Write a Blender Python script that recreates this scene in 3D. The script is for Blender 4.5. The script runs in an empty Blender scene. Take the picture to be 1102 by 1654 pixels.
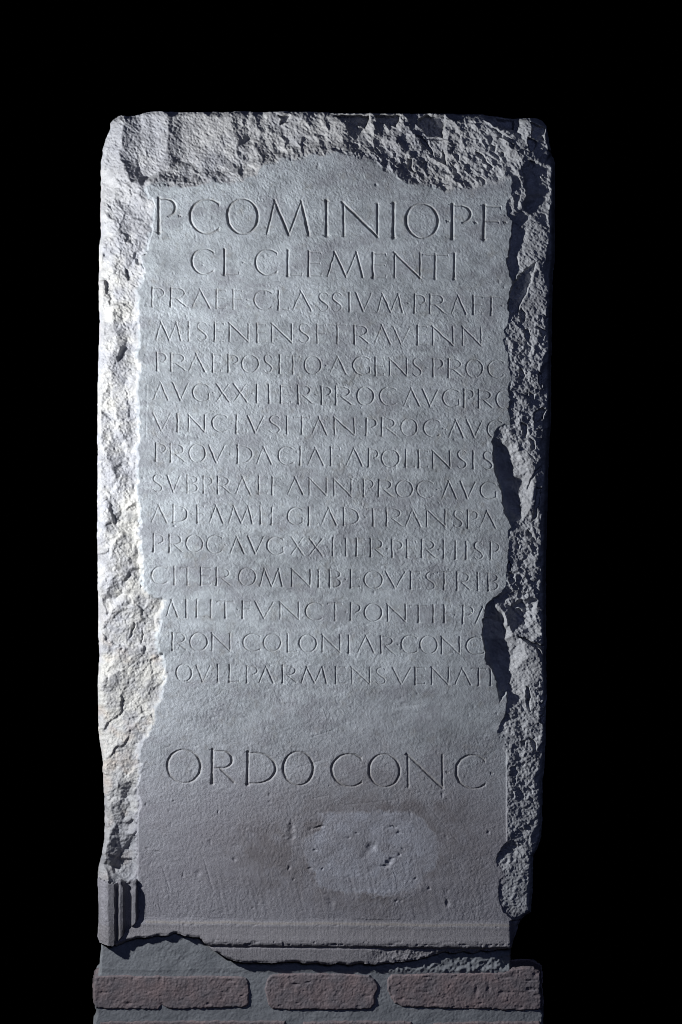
import bpy, math, numpy as np
from mathutils import Vector
from mathutils.geometry import delaunay_2d_cdt

# one unit of the working grid is one millimetre on the stone; x runs right, y runs down, h comes out towards the viewer
S = 0.001
CX, CY = 551.0, 827.0
def W(x, y, h):
    return ((x - CX) * S, -h * S, (CY - y) * S)

sc = bpy.context.scene
col = sc.collection

# ---------------------------------------------------------------- camera
cam_d = bpy.data.cameras.new('camera'); cam = bpy.data.objects.new('camera', cam_d); col.objects.link(cam)
DIST = 5.0
cam.location = (0, -DIST, 0); cam.rotation_euler = (math.radians(90), 0, 0)
cam_d.sensor_fit = 'HORIZONTAL'; cam_d.sensor_width = 36; cam_d.lens = 36 * DIST / 1.102
cam_d.clip_end = 100
sc.camera = cam

# ---------------------------------------------------------------- world and lamps
w = bpy.data.worlds.new('World'); sc.world = w; w.use_nodes = True
w.node_tree.nodes['Background'].inputs[0].default_value = (0, 0, 0, 1)
w.node_tree.nodes['Background'].inputs[1].default_value = 0.0

ld = bpy.data.lights.new('raking_lamp', 'SPOT'); lo = bpy.data.objects.new('raking_lamp', ld); col.objects.link(lo)
lo.location = W(-760, 650, 650)
tgt = Vector(W(480, 760, 0))
lo.rotation_euler = (tgt - Vector(lo.location)).to_track_quat('-Z', 'Y').to_euler()
ld.energy = 148; ld.color = (0.97, 0.985, 1.0); ld.spot_size = math.radians(104); ld.spot_blend = 1.0; ld.shadow_soft_size = 0.028

fd = bpy.data.lights.new('fill_lamp', 'AREA'); fo = bpy.data.objects.new('fill_lamp', fd); col.objects.link(fo)
fo.location = (0.8, -5.5, 1.6); fo.rotation_euler = (Vector((0, 0, 0)) - Vector(fo.location)).to_track_quat('-Z', 'Y').to_euler()
fd.shape = 'RECTANGLE'; fd.size = 2.5; fd.size_y = 2.0; fd.energy = 22; fd.color = (0.42, 0.52, 1.0)

sc.view_settings.view_transform = 'Standard'; sc.view_settings.look = 'None'
sc.cycles.pixel_filter_type = 'BLACKMAN_HARRIS'; sc.cycles.filter_width = 0.9
sc.view_settings.exposure = 0; sc.view_settings.gamma = 1

# ---------------------------------------------------------------- noise and field helpers
rng = np.random.default_rng(7)
def vnoise(X, Y, kx, ky=None, ang=0.0, seed=0):
    """smooth lattice noise in -1..1, wavelength kx by ky, turned by ang degrees"""
    ky = ky or kx
    a = math.radians(ang); c, s = math.cos(a), math.sin(a)
    U = (X * c + Y * s) / kx + 1000.37; V = (-X * s + Y * c) / ky + 1000.71
    r = np.random.default_rng(seed + 11); T = r.random((256, 256), dtype=np.float32) * 2 - 1
    ui = np.floor(U).astype(np.int64); vi = np.floor(V).astype(np.int64)
    fu = (U - ui).astype(np.float32); fv = (V - vi).astype(np.float32)
    fu = fu * fu * fu * (fu * (fu * 6 - 15) + 10); fv = fv * fv * fv * (fv * (fv * 6 - 15) + 10)
    u0 = ui & 255; u1 = (ui + 1) & 255; v0 = vi & 255; v1 = (vi + 1) & 255
    a0 = T[v0, u0] * (1 - fu) + T[v0, u1] * fu
    a1 = T[v1, u0] * (1 - fu) + T[v1, u1] * fu
    return a0 * (1 - fv) + a1 * fv
def fbm(X, Y, k, n, seed=0, gain=0.55, kyr=1.0, ang=0.0):
    out = 0; amp = 1.0
    for i in range(n):
        out = out + amp * vnoise(X, Y, k, k * kyr, ang + 31 * i * (kyr == 1.0), seed + 17 * i)
        amp *= gain; k *= 0.5
    return out
def chips(X, Y, k, stretch=1.0, ang=0.0, seed=0):
    """shell-shaped hollows meeting in sharp ridges: distance-to-nearest field, 0 at hollow centres"""
    a = math.radians(ang); c, s = math.cos(a), math.sin(a)
    U = (X * c + Y * s) / (k * stretch) + 500; V = (-X * s + Y * c) / k + 500
    r = np.random.default_rng(seed + 3); J = r.random((128, 128, 3), dtype=np.float32)
    ui = np.floor(U).astype(np.int64); vi = np.floor(V).astype(np.int64)
    best = np.full(X.shape, 9.0, np.float32)
    for dv in (-1, 0, 1):
        for du in (-1, 0, 1):
            q = J[(vi + dv) & 127, (ui + du) & 127]
            dx = ui + du + q[..., 0] - U; dy = vi + dv + q[..., 1] - V
            # each hollow also tilts a little, so ridges differ in height
            d = dx * dx + dy * dy + 0.35 * q[..., 2] + 0.35 * (q[..., 2] - 0.5) * dx
            best = np.minimum(best, d)
    return best
def flakes(X, Y, k, stretch=1.0, ang=0.0, tilt=0.3, step=1.0, seed=0):
    """flat flakes, each with its own tilt and height, meeting in crisp small steps"""
    a = math.radians(ang); c, s = math.cos(a), math.sin(a)
    U = (X * c + Y * s) / (k * stretch) + 700; V = (-X * s + Y * c) / k + 700
    r = np.random.default_rng(seed + 5); J = r.random((128, 128, 5), dtype=np.float32)
    ui = np.floor(U).astype(np.int64); vi = np.floor(V).astype(np.int64)
    best = np.full(X.shape, 9.0, np.float32); val = np.zeros(X.shape, np.float32)
    for dv in (-1, 0, 1):
        for du in (-1, 0, 1):
            q = J[(vi + dv) & 127, (ui + du) & 127]
            dx = ui + du + q[..., 0] - U; dy = vi + dv + q[..., 1] - V
            d = dx * dx + dy * dy; m = d < best
            v = (q[..., 2] - .5) * 2 * step - ((q[..., 3] - .5) * dx * stretch + (q[..., 4] - .5) * dy) * 2 * tilt * k
            val = np.where(m, v, val); best = np.minimum(best, d)
    return val
def smooth(a, b, t):
    t = np.clip((t - a) / (b - a), 0, 1); return t * t * (3 - 2 * t)
def poly_sd(X, Y, P, closed=True):
    """signed distance to polygon P, negative inside"""
    P = np.asarray(P, np.float32); best = np.full(X.shape, 1e9, np.float32); ins = np.zeros(X.shape, bool)
    n = len(P)
    for i in range(n if closed else n - 1):
        x0, y0 = P[i]; x1, y1 = P[(i + 1) % n]
        ex, ey = x1 - x0, y1 - y0; L = ex * ex + ey * ey + 1e-9
        t = np.clip(((X - x0) * ex + (Y - y0) * ey) / L, 0, 1)
        dx = X - x0 - t * ex; dy = Y - y0 - t * ey
        np.minimum(best, dx * dx + dy * dy, out=best)
        if closed and y0 != y1:
            cr = ((Y >= min(y0, y1)) & (Y < max(y0, y1)) & (X < x0 + (Y - y0) / (y1 - y0) * ex)); ins ^= cr
    d = np.sqrt(best)
    return np.where(ins, -d, d) if closed else d

# ---------------------------------------------------------------- traced outlines of the stone
OUT_TOP = [(183,191),(192,185),(203,186),(215,186),(225,184),(233,181),(240,179.5),(300,180),(400,179.5),(500,180),(530,182),(560,183),(640,183),(700,183),(780,184),(800,187),(830,190),(868,191),(877,195),(883,203),(886,215),(887,230),(891,242),(898,250)]
OUT_R = [(900,262),(900,300),(899,420),(896,445),(894,560),(893,690),(889,740),(888,790),(886,860),(885,940),(884,1100),(882,1180),(880,1240),(877,1262),(876,1330),(875,1350),(868,1370),(863,1385),(862,1440),(860,1476),(852,1481),(845,1486),(838,1500),(831,1518),(827,1531)]
OUT_B = [(812,1534),(790,1537),(778,1536),(765,1541),(750,1538),(735,1541),(722,1538),(705,1542),(697,1545),(680,1549),(662,1553),(640,1555),(618,1558),(600,1559),(582,1556),(565,1559),(545,1556),(530,1559),(512,1556),(495,1557),(480,1554),(460,1554),(440,1556),(415,1555),(395,1556),(378,1553),(366,1548),(356,1541),(345,1536),(336,1529),(329,1522),(322,1514),(312,1514),(300,1513),(291,1509),(282,1508),(270,1512),(258,1511),(240,1515),(226,1515),(214,1517),(205,1520),(196,1525),(188,1528.5),(176,1527),(168,1525),(160,1523.5)]
OUT_L = [(158.5,1510),(160,1480),(159,1450),(158,1410),(160,1395),(165,1380),(168,1360),(169,1340),(168,1290),(166,1260),(166,1230),(163,1210),(159,1190),(158,1150),(158,1100),(160,1060),(158,1020),(158,980),(157,900),(157,760),(157,640),(158,600),(160,540),(159,470),(159,430),(160,400),(162,380),(161,330),(161,262),(164,250),(165,236),(170,222),(177,207),(177,198)]
_g = lambda L: [(CX + (x - CX) * 1.005, CY + (y - CY) * 1.006) for x, y in L]
OUT_TOP = _g(OUT_TOP); OUT_L = _g(OUT_L); OUT_R = _g(OUT_R[:-8]) + OUT_R[-8:]
OUTLINE = OUT_TOP + OUT_R + OUT_B + OUT_L

PAN_L = [(226,1425),(223,1412),(222,1395),(222,1350),(222,1332),(224,1310),(226,1285),(222,1270),(225,1255),(228,1235),(226,1220),(232,1205),(238,1190),(244,1175),(250,1160),(256,1145),(262,1130),(265,1110),(268,1095),(269,1075),(265,1055),(258,1045),(253,1030),(256,1022),(262,1008),(267,985),(267,970),(262,965),(250,962),(240,955),(232,945),(232,930),(233,915),(231,890),(228,860),(226,835),(228,820),(224,790),(222,760),(224,740),(225,700),(225,640),(226,620),(225,605),(228,590),(224,575),(225,560),(226,545),(225,520),(228,508),(227,500),(226,480),(224,470),(230,455),(234,440),(232,425),(228,418),(235,405),(240,390),(247,372),(248,355),(251,335),(249,327),(243,317),(238,305)]
PAN_T = [(246,301),(270,302),(300,303),(335,301),(345,297),(352,299),(372,300),(384,292),(395,295),(404,289),(412,283),(420,272),(432,267),(455,262),(480,259),(500,254),(512,251),(530,250),(545,249),(560,250),(572,254),(580,258),(590,262),(602,266),(618,276),(634,282),(646,290),(658,296),(672,298),(688,303),(704,306),(722,308),(745,306),(768,306),(786,303),(798,298),(812,293),(826,287)]
PAN_R = [(826,308),(822,320),(819,333),(820,345),(824,355),(829,357),(825,370),(823,400),(821,415),(817,420),(822,435),(827,455),(828,460),(823,475),(820,490),(821,500),(825,508),(820,525),(816,535),(815,550),(818,565),(821,575),(822,590),(825,600),(824,615),(820,630),(825,645),(819,660),(823,672),(825,684),(815,683),(806,690),(800,697),(797,705),(796,715),(796,725),(797,740),(800,760),(806,778),(811,800),(812,812),(817,830),(822,840),(826,850),(820,862),(822,875),(822,890),(820,915),(816,930),(818,945),(810,955),(802,962),(796,966),(789,974),(784,985),(781,1000),(779,1020),(781,1040),(784,1060),(787,1073),(795,1080),(799,1092),(804,1100),(804,1115),(807,1138),(812,1130),(819,1119),(819,1135),(817,1150),(814,1160),(807,1172),(803,1185),(806,1192),(817,1196),(813,1208),(818,1222),(819,1235),(819,1270),(819,1310),(819,1340),(818,1362),(811,1370),(804,1380),(802,1392),(805,1402),(814,1408),(813,1415),(807,1419),(805,1430),(806,1445),(808,1460),(815,1475),(821,1481),(830,1488),(833,1500),(831,1516)]
PAN_B = [(840,1560),(700,1600),(400,1600),(300,1560),(226,1560)]     # runs on below: the mouldings are handled apart
PANEL = PAN_L + PAN_T + PAN_R + PAN_B

RIM = """
183 192 -34 196 200 -20 192 245 -18 197 265 -16 209 292 -12 228 303 -7 178 205 -45 166 235 -45 162 262 -45 176 250 -32 172 265 -36 164 290 -42 185 285 -20
226 186 -42 224 230 -44 222 262 -40 232 285 -24 245 298 -7 245 185 -36 250 230 -30 270 185 -20 272 215 -20 265 245 -22 262 275 -18 292 185 -42 288 230 -44 292 258 -34
330 185 -30 372 185 -16 374 205 -13 345 235 -19 310 262 -25 320 230 -33 280 275 -17 320 272 -15 345 270 -13 355 292 -5 300 295 -7 270 296 -7
400 185 -24 430 185 -28 395 215 -23 385 235 -13 410 235 -17 372 262 -10 398 260 -15 380 280 -4 405 282 -3 418 262 -7 412 250 -14 400 225 -26
440 200 -25 450 240 -18 430 255 -11 470 185 -20 480 215 -17 480 245 -5 510 190 -18 520 230 -10 555 196 -10 555 240 -5 580 210 -20 575 245 -12 600 230 -12 607 195 -14
640 205 -14 650 230 -8 640 275 -4 690 200 -20 725 190 -12 745 215 -10 735 260 -8 700 250 -14 770 190 -12 790 240 -9 780 285 -3 830 212 -16 690 290 -4
860 195 -18 872 230 -26 850 230 -12 845 270 -8 850 290 -9 850 310 -9 847 330 -8 830 300 -4 830 345 -5 838 350 -8 857 290 -40 856 330 -42 868 270 -38 888 300 -46 880 340 -46 888 250 -40 884 310 -30
850 350 -30 858 346 -30 843 362 -17 828 370 -15 827 400 -15 829 440 -13 842 385 -13 841 412 -9 836 440 -8 832 455 -5 862 352 -20 888 385 -22 886 420 -18 862 395 -17 866 424 -9
858 436 -14 845 455 -9 830 480 -5 826 500 -4 862 450 -17 855 475 -16 845 495 -12 838 512 -7 880 440 -19 884 480 -20 884 510 -20
818 530 -4 822 560 -4 840 540 -7 870 540 -14 886 550 -24 850 600 -8 842 640 -8 872 610 -14 886 640 -34 832 680 -6 860 680 -14 880 690 -26
810 700 -3 832 722 -4 845 735 -7 870 730 -12 800 740 -26 812 780 -28 822 820 -28 838 780 -24 843 800 -21 845 840 -16 860 822 -7 868 830 -17 876 790 -20 875 830 -22 850 760 -11 868 760 -8 880 760 -22 864 790 -8
830 870 -5 850 870 -8 870 860 -10 876 880 -20 840 910 -10 860 930 -13 828 940 -8 815 952 -3 874 930 -26
799 967 -5 810 985 -5 820 1005 -7 832 1023 -9 840 1028 -10 857 1037 -12 869 1050 -16 826 973 -16 840 1000 -27 862 1020 -28 850 960 -22 850 1014 -25 867 1000 -17 876 1028 -17 870 970 -30
785 1000 -24 785 1030 -26 792 1060 -28 805 1090 -28 808 1118 -18 812 1010 -26 818 1050 -25 826 1060 -21 828 1030 -14 830 1090 -18 850 1060 -12 865 1060 -12 878 1080 -18 850 1110 -12 875 1120 -15 835 1122 -12
822 1142 -11 818 1170 -8 835 1160 -7 860 1150 -10 878 1160 -18 830 1195 -2 850 1195 -8 873 1200 -13 822 1230 -3 822 1300 -3 822 1350 -3 835 1230 -8 835 1280 -6 850 1230 -3 850 1300 -6 868 1240 -10 868 1330 -12 840 1340 -5 866 1300 -10
830 1365 -11 815 1375 -11 808 1390 -5 835 1385 -8 852 1360 -8 856 1400 -10 820 1410 -3 840 1420 -2 852 1440 -9 812 1450 -5 830 1450 -4 848 1470 -10 832 1482 -9 840 1480 -10
190 300 -30 205 310 -26 208 290 -13 185 320 -34 196 325 -35 222 318 -13 235 312 -8 212 330 -24
170 330 -38 170 350 -34 195 345 -24 215 335 -20 235 345 -11 205 365 -22 230 370 -9 185 375 -20 190 400 -18 212 400 -18 205 430 -19 218 410 -12 214 440 -14 162 400 -36 165 440 -38 180 430 -24
165 460 -36 175 470 -32 195 470 -20 215 480 -10 220 465 -8 182 500 -20 164 500 -44 200 510 -20 218 510 -12 165 540 -36 185 545 -22 200 560 -20 215 560 -16
162 600 -38 175 600 -25 190 600 -22 205 610 -22 214 600 -18 220 610 -10 163 650 -34 185 660 -20 200 640 -21 212 650 -18 220 650 -13
182 690 -28 190 690 -18 200 712 -16 215 700 -14 221 700 -10 195 716 -27 210 737 -14 205 745 -22 163 700 -34 165 720 -34 180 735 -26 178 745 -24 190 757 -24 202 757 -22 216 765 -15
161 780 -36 185 765 -18 175 790 -26 190 790 -20 205 785 -20 214 790 -15 200 802 -14 165 820 -26 180 830 -20 195 822 -20 192 836 -22 200 832 -16 213 850 -17 212 880 -17 165 850 -25 185 870 -18 161 880 -36 180 900 -18 200 900 -14 220 908 -14 222 890 -14 227 915 -7
190 925 -14 220 915 -8 190 943 -24 222 923 -14 165 950 -34 215 945 -10 200 950 -16 229 940 -4 165 972 -42 185 969 -38 197 957 -27 175 952 -24 175 987 -31 195 975 -20 215 965 -16
180 988 -24 210 973 -16 232 962 -8 200 990 -23 185 1010 -25 225 975 -14 240 970 -7 215 1000 -17 245 985 -9 256 985 -6 163 1010 -36 170 1040 -30 190 1040 -25 205 1030 -18 230 1020 -11 247 1030 -5
180 1070 -28 161 1080 -38 200 1070 -21 225 1060 -13 240 1050 -11 250 1060 -9 163 1097 -28 190 1086 -19 215 1080 -16 235 1075 -14 253 1090 -10 255 1110 -8 165 1120 -30 190 1115 -23 220 1110 -15 245 1115 -9
170 1150 -28 195 1150 -18 225 1150 -11 245 1145 -6 165 1165 -37 172 1200 -34 180 1185 -27 185 1207 -19 205 1190 -16 225 1185 -8 190 1230 -18 170 1240 -28 212 1220 -10 205 1250 -12 216 1255 -7
175 1265 -20 195 1270 -12 172 1300 -24 178 1300 -12 190 1300 -12 205 1285 -19 210 1302 -17 212 1320 -14 215 1300 -7 220 1320 -3 183 1330 -22 195 1325 -20 200 1315 -22 190 1345 -13 205 1350 -10 215 1350 -4 180 1342 -6
884 202 -14 885 222 -12 887 245 -13 880 262 -16 892 268 -18 893 290 -20 893 330 -22 875 215 -9 862 250 -12
175 1365 -4 170 1390 2 173 1420 9 163 1400 -12 195 1372 -17 210 1370 -19 218 1362 -13 190 1400 -12 210 1400 -15 219 1405 -9 180 1418 0 190 1425 -1 215 1425 -1
"""
rp = np.array(RIM.split(), float).reshape(-1, 3)
xr, yr, hr = rp.T
lf = (xr < 275) & (yr > 290)
_pl = np.array(sorted((y, x) for x, y in PAN_L))
u_ = np.clip((xr - 160) / (np.interp(yr, _pl[:, 0], _pl[:, 1]) - 160), 0, 1)
lf &= yr < 1345
hr[lf] = .25 * -14 + .75 * np.minimum(-16 + 8 * u_[lf] + (hr[lf] - (-36 + 28 * u_[lf])) * 0.9, -4)
rt = (xr > 800) & ((yr > 345) | (xr < 852))
hr[rt & (xr >= 843)] *= 0.45; hr[rt & (xr < 843) & (hr > -20)] *= 0.7; hr[rt & (xr < 843) & (hr <= -20)] *= 0.85
tr = (xr >= 852) & (xr < 874) & (yr < 272)
hr[tr] *= 0.5
tr2 = (xr > 874) & (yr > 272) & (yr < 345)
hr[tr2] = np.maximum(hr[tr2], -17)
hr[(xr > 852) & (xr < 872) & (yr > 272) & (yr < 335)] = -23
tl_ = (xr < 400) & (yr < 263) & (xr > 186)
hr[tl_] = -21 + (hr[tl_] + 21) * 0.5
tp = (yr < 280) & (xr < 640)
hr[tp & (hr < -26)] = -26 + (hr[tp & (hr < -26)] + 26) * 0.35

# ---------------------------------------------------------------- the grid over the whole front of the stone
GX0, GX1, GY0, GY1 = 148.0, 910.0, 170.0, 1570.0
DX, DY = 0.84, 0.96
xs = np.arange(GX0, GX1, DX, dtype=np.float32); ys = np.arange(GY0, GY1, DY, dtype=np.float32)
X, Y = np.meshgrid(xs, ys)
NY, NX = X.shape

wob = 1.6 * vnoise(X, Y, 9, seed=1) + 0.9 * vnoise(X, Y, 4, seed=2)
wob2 = 1.6 * vnoise(X, Y, 9, seed=3) + 0.9 * vnoise(X, Y, 4, seed=4)
d_out = poly_sd(X + 0.35 * wob, Y + 0.35 * wob2, OUTLINE)             # negative inside the stone
straight = smooth(1200, 1230, Y) * (1 - smooth(1352, 1370, Y)) * (X > 500)
rag = (1 - straight) * (1.6 * vnoise(X, Y, 19, seed=15) + 1.5 * np.abs(vnoise(X, Y, 8, seed=16))) * np.where((Y < 330) | (X < 300), 1.5, .7)
d_pan = poly_sd(X + 0.9 * wob * (1 - straight), Y + 0.9 * wob2, PANEL) + rag - .4  # negative on the inscribed face

# broken rim: triangulated facets through surveyed points
pts = [tuple(p) for p in rp]
OP = np.array(OUTLINE); cxy = np.array([530.0, 860.0])
for (x, y) in OP[::2]:
    if y > 1500: continue
    v = np.array([x, y]) - cxy; v /= np.linalg.norm(v)
    nx, ny = (x + np.sign(v[0]) * 25 if y > 260 else x + v[0] * 20), (y if y > 260 else y - 30)
    pts.append((nx, ny, (-60 if y < 1100 else -26) if x > 700 else -40))
def inset(chain, off, hh, step):
    for (x, y) in chain[::step]: pts.append((x + off[0], y + off[1], hh))
inset(PAN_L, (18, 0), -3, 3); inset(PAN_R, (-18, 0), -3, 3); inset(PAN_T, (0, 18), -2, 3)
pts += [(300, 1500, 0), (700, 1500, 0), (140, 1600, -20), (900, 1600, -40)]
co = [Vector((p[0], p[1])) for p in pts]
vo, _, tris, orig, _, _ = delaunay_2d_cdt(co, [], [], 0, 0.01)
hv = [pts[o[0]][2] for o in orig]
RX0, RY0, RW, RH = 120, 140, 820, 1480
R = np.full((RH, RW), -10.0, np.float32)
for t in tris:
    (ax, ay), (bx, by), (cx, cy) = [vo[i] for i in t]; ha, hb, hc = [hv[i] for i in t]
    i0 = max(int(math.floor(min(ax, bx, cx))) - RX0, 0); i1 = min(int(math.ceil(max(ax, bx, cx))) - RX0 + 1, RW)
    j0 = max(int(math.floor(min(ay, by, cy))) - RY0, 0); j1 = min(int(math.ceil(max(ay, by, cy))) - RY0 + 1, RH)
    if i1 <= i0 or j1 <= j0: continue
    gx, gy = np.meshgrid(np.arange(i0, i1) + RX0, np.arange(j0, j1) + RY0)
    den = (by - cy) * (ax - cx) + (cx - bx) * (ay - cy)
    if abs(den) < 1e-6: continue
    l0 = ((by - cy) * (gx - cx) + (cx - bx) * (gy - cy)) / den
    l1 = ((cy - ay) * (gx - cx) + (ax - cx) * (gy - cy)) / den
    l2 = 1 - l0 - l1; m = (l0 >= -1e-4) & (l1 >= -1e-4) & (l2 >= -1e-4)
    R[j0:j1, i0:i1][m] = (l0 * ha + l1 * hb + l2 * hc)[m]
for _ in range(2):
    R[1:-1, 1:-1] = (R[1:-1, 1:-1] * 2 + R[:-2, 1:-1] + R[2:, 1:-1] + R[1:-1, :-2] + R[1:-1, 2:]) / 6
def sample(A, x, y):
    u = np.clip(x - RX0, 0, RW - 1.01); v = np.clip(y - RY0, 0, RH - 1.01)
    i = u.astype(int); j = v.astype(int); fu = u - i; fv = v - j
    return (A[j, i] * (1 - fu) + A[j, i + 1] * fu) * (1 - fv) + (A[j + 1, i] * (1 - fu) + A[j + 1, i + 1] * fu) * fv
wx = 4.5 * vnoise(X, Y, 22, seed=21) + 2.2 * vnoise(X, Y, 9, seed=22)
wy = 4.5 * vnoise(X, Y, 22, seed=23) + 2.2 * vnoise(X, Y, 9, seed=24)
rim = sample(R, X + wx * 0.8, Y + wy * 0.8)

tprox = (1 - smooth(0, 26, d_pan)) * (Y < 320) * (1 - smooth(815, 830, X)) * smooth(236, 262, X)
rim = rim * (1 - .92 * tprox)
yk = [345, 360, 500, 515, 560, 640, 690, 700, 850, 860, 950, 962, 1132, 1145, 1190, 1200, 1358, 1366, 1388, 1398, 1416, 1430, 1470, 1480]
wk = [0, 0, 0, .7, .85, .7, .7, .3, .3, .85, .85, 0, 0, .7, .9, 1, 1, .4, .4, 1, 1, .6, .6, .3]
rprox = (1 - smooth(0, 30, d_pan)) * np.interp(Y, yk, wk) * (X > 700)
rim = rim * (1 - .9 * rprox)
# how rough each stretch of the break is
right = smooth(700, 800, X); top = 1 - smooth(300, 330, Y)
topright = top * smooth(560, 620, X); topleft = top * (1 - smooth(370, 400, X))
calm = np.zeros_like(X)
for (cx, cy, rx, ry) in ((868,390,24,45),(865,470,24,35),(822,800,26,60),(852,790,22,50),(808,1040,26,80),(852,1075,30,40),(835,1440,30,40)):
    calm = np.maximum(calm, np.exp(-(((X - cx) / rx) ** 2 + ((Y - cy) / ry) ** 2) ** 2))
rough = np.clip(0.25 + 0.75 * topright + 0.45 * right * (1 - top) + 0.15 * top - 0.2 * topleft, 0, 1) * (1 - 0.8 * calm)
left = 1 - smooth(260, 300, X)
ch = (chips(X + wx, Y + wy, 19, 1.7, 48, 5) - 0.5) * 7 * topright * (1 - 0.5 * smooth(835, 850, X))
ch += (chips(X + wx, Y + wy, 9, 1.5, 48, 6) - 0.5) * 3.2 * np.clip(topright + 0.55 * right * (1 - calm), 0, 1)
ch += (chips(X + wx * 1.6 + wob, Y + wy * 1.6 + wob2, 15, 1.3, 60, 7) - 0.5) * 3.2 * right * (1 - top) * (1 - calm) * (1 - .45 * smooth(1120, 1160, Y))
ch += (chips(X + wx * 1.2, Y + wy * 1.2, 36, 1.5, -50, 8) - 0.45) * 3.5 * left
xw = X + wx * 1.3 + wob * .7; yw = Y + wy * 1.3 + wob2 * .7
def blur(A, n):
    for _ in range(n):
        A = A.copy(); A[1:-1] = (A[:-2] + 2 * A[1:-1] + A[2:]) / 4; A[:, 1:-1] = (A[:, :-2] + 2 * A[:, 1:-1] + A[:, 2:]) / 4
    return A
fl = flakes(xw, yw, 34, 1.6, -52, .12, .8, 51) * left * (1 - .6 * top)
fl += flakes(xw, yw, 12, 1.6, -40, .09, .2, 52) * left * .9 * (1 - .6 * top)
fl += flakes(xw, yw, 17, 1.6, 50, .14, .6, 53) * (1 - left) * top * (.35 + .65 * smooth(360, 400, X))
fl += flakes(xw, yw, 15, 1.3, 60, .13, .7, 54) * right * (1 - top) * (1 - .6 * calm)
ch += blur(fl, 3)
ch += (chips(X + wx, Y + wy, 12, 1.8, -55, 9) - 0.5) * 1.3 * left * np.clip(.6 + vnoise(X, Y, 50, seed=91), 0, 1.4)
ch += (chips(X + wx, Y + wy, 13, 2.0, 75, 10) - 0.5) * 3.0 * top * smooth(370, 400, X) * (1 - smooth(560, 600, X))
pit = np.exp(-(((X - 838) / 20) ** 2 + ((Y - 938) / 28) ** 2) ** 2) + np.exp(-(((X - 846) / 24) ** 2 + ((Y - 985) / 32) ** 2) ** 2)
ch += (chips(X + wx * .5, Y + wy * .5, 7, 1.1, 10, 12) - 0.4) * 6 * np.clip(pit, 0, 1)
ch *= 1 - .6 * np.clip(tprox * smooth(0, 1, 1 - d_pan / 14) + rprox * .8, 0, 1)
grain = 0.66 * vnoise(X, Y, 4.2, 3.0, 35, 31) + 0.52 * vnoise(X, Y, 2.4, seed=32) + 0.25 * vnoise(X, Y, 8, 5.5, 50, 33) + 0.5 * vnoise(X, Y, 17, seed=34)
rim = rim + ch + grain * (0.9 + 0.3 * rough)

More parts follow.
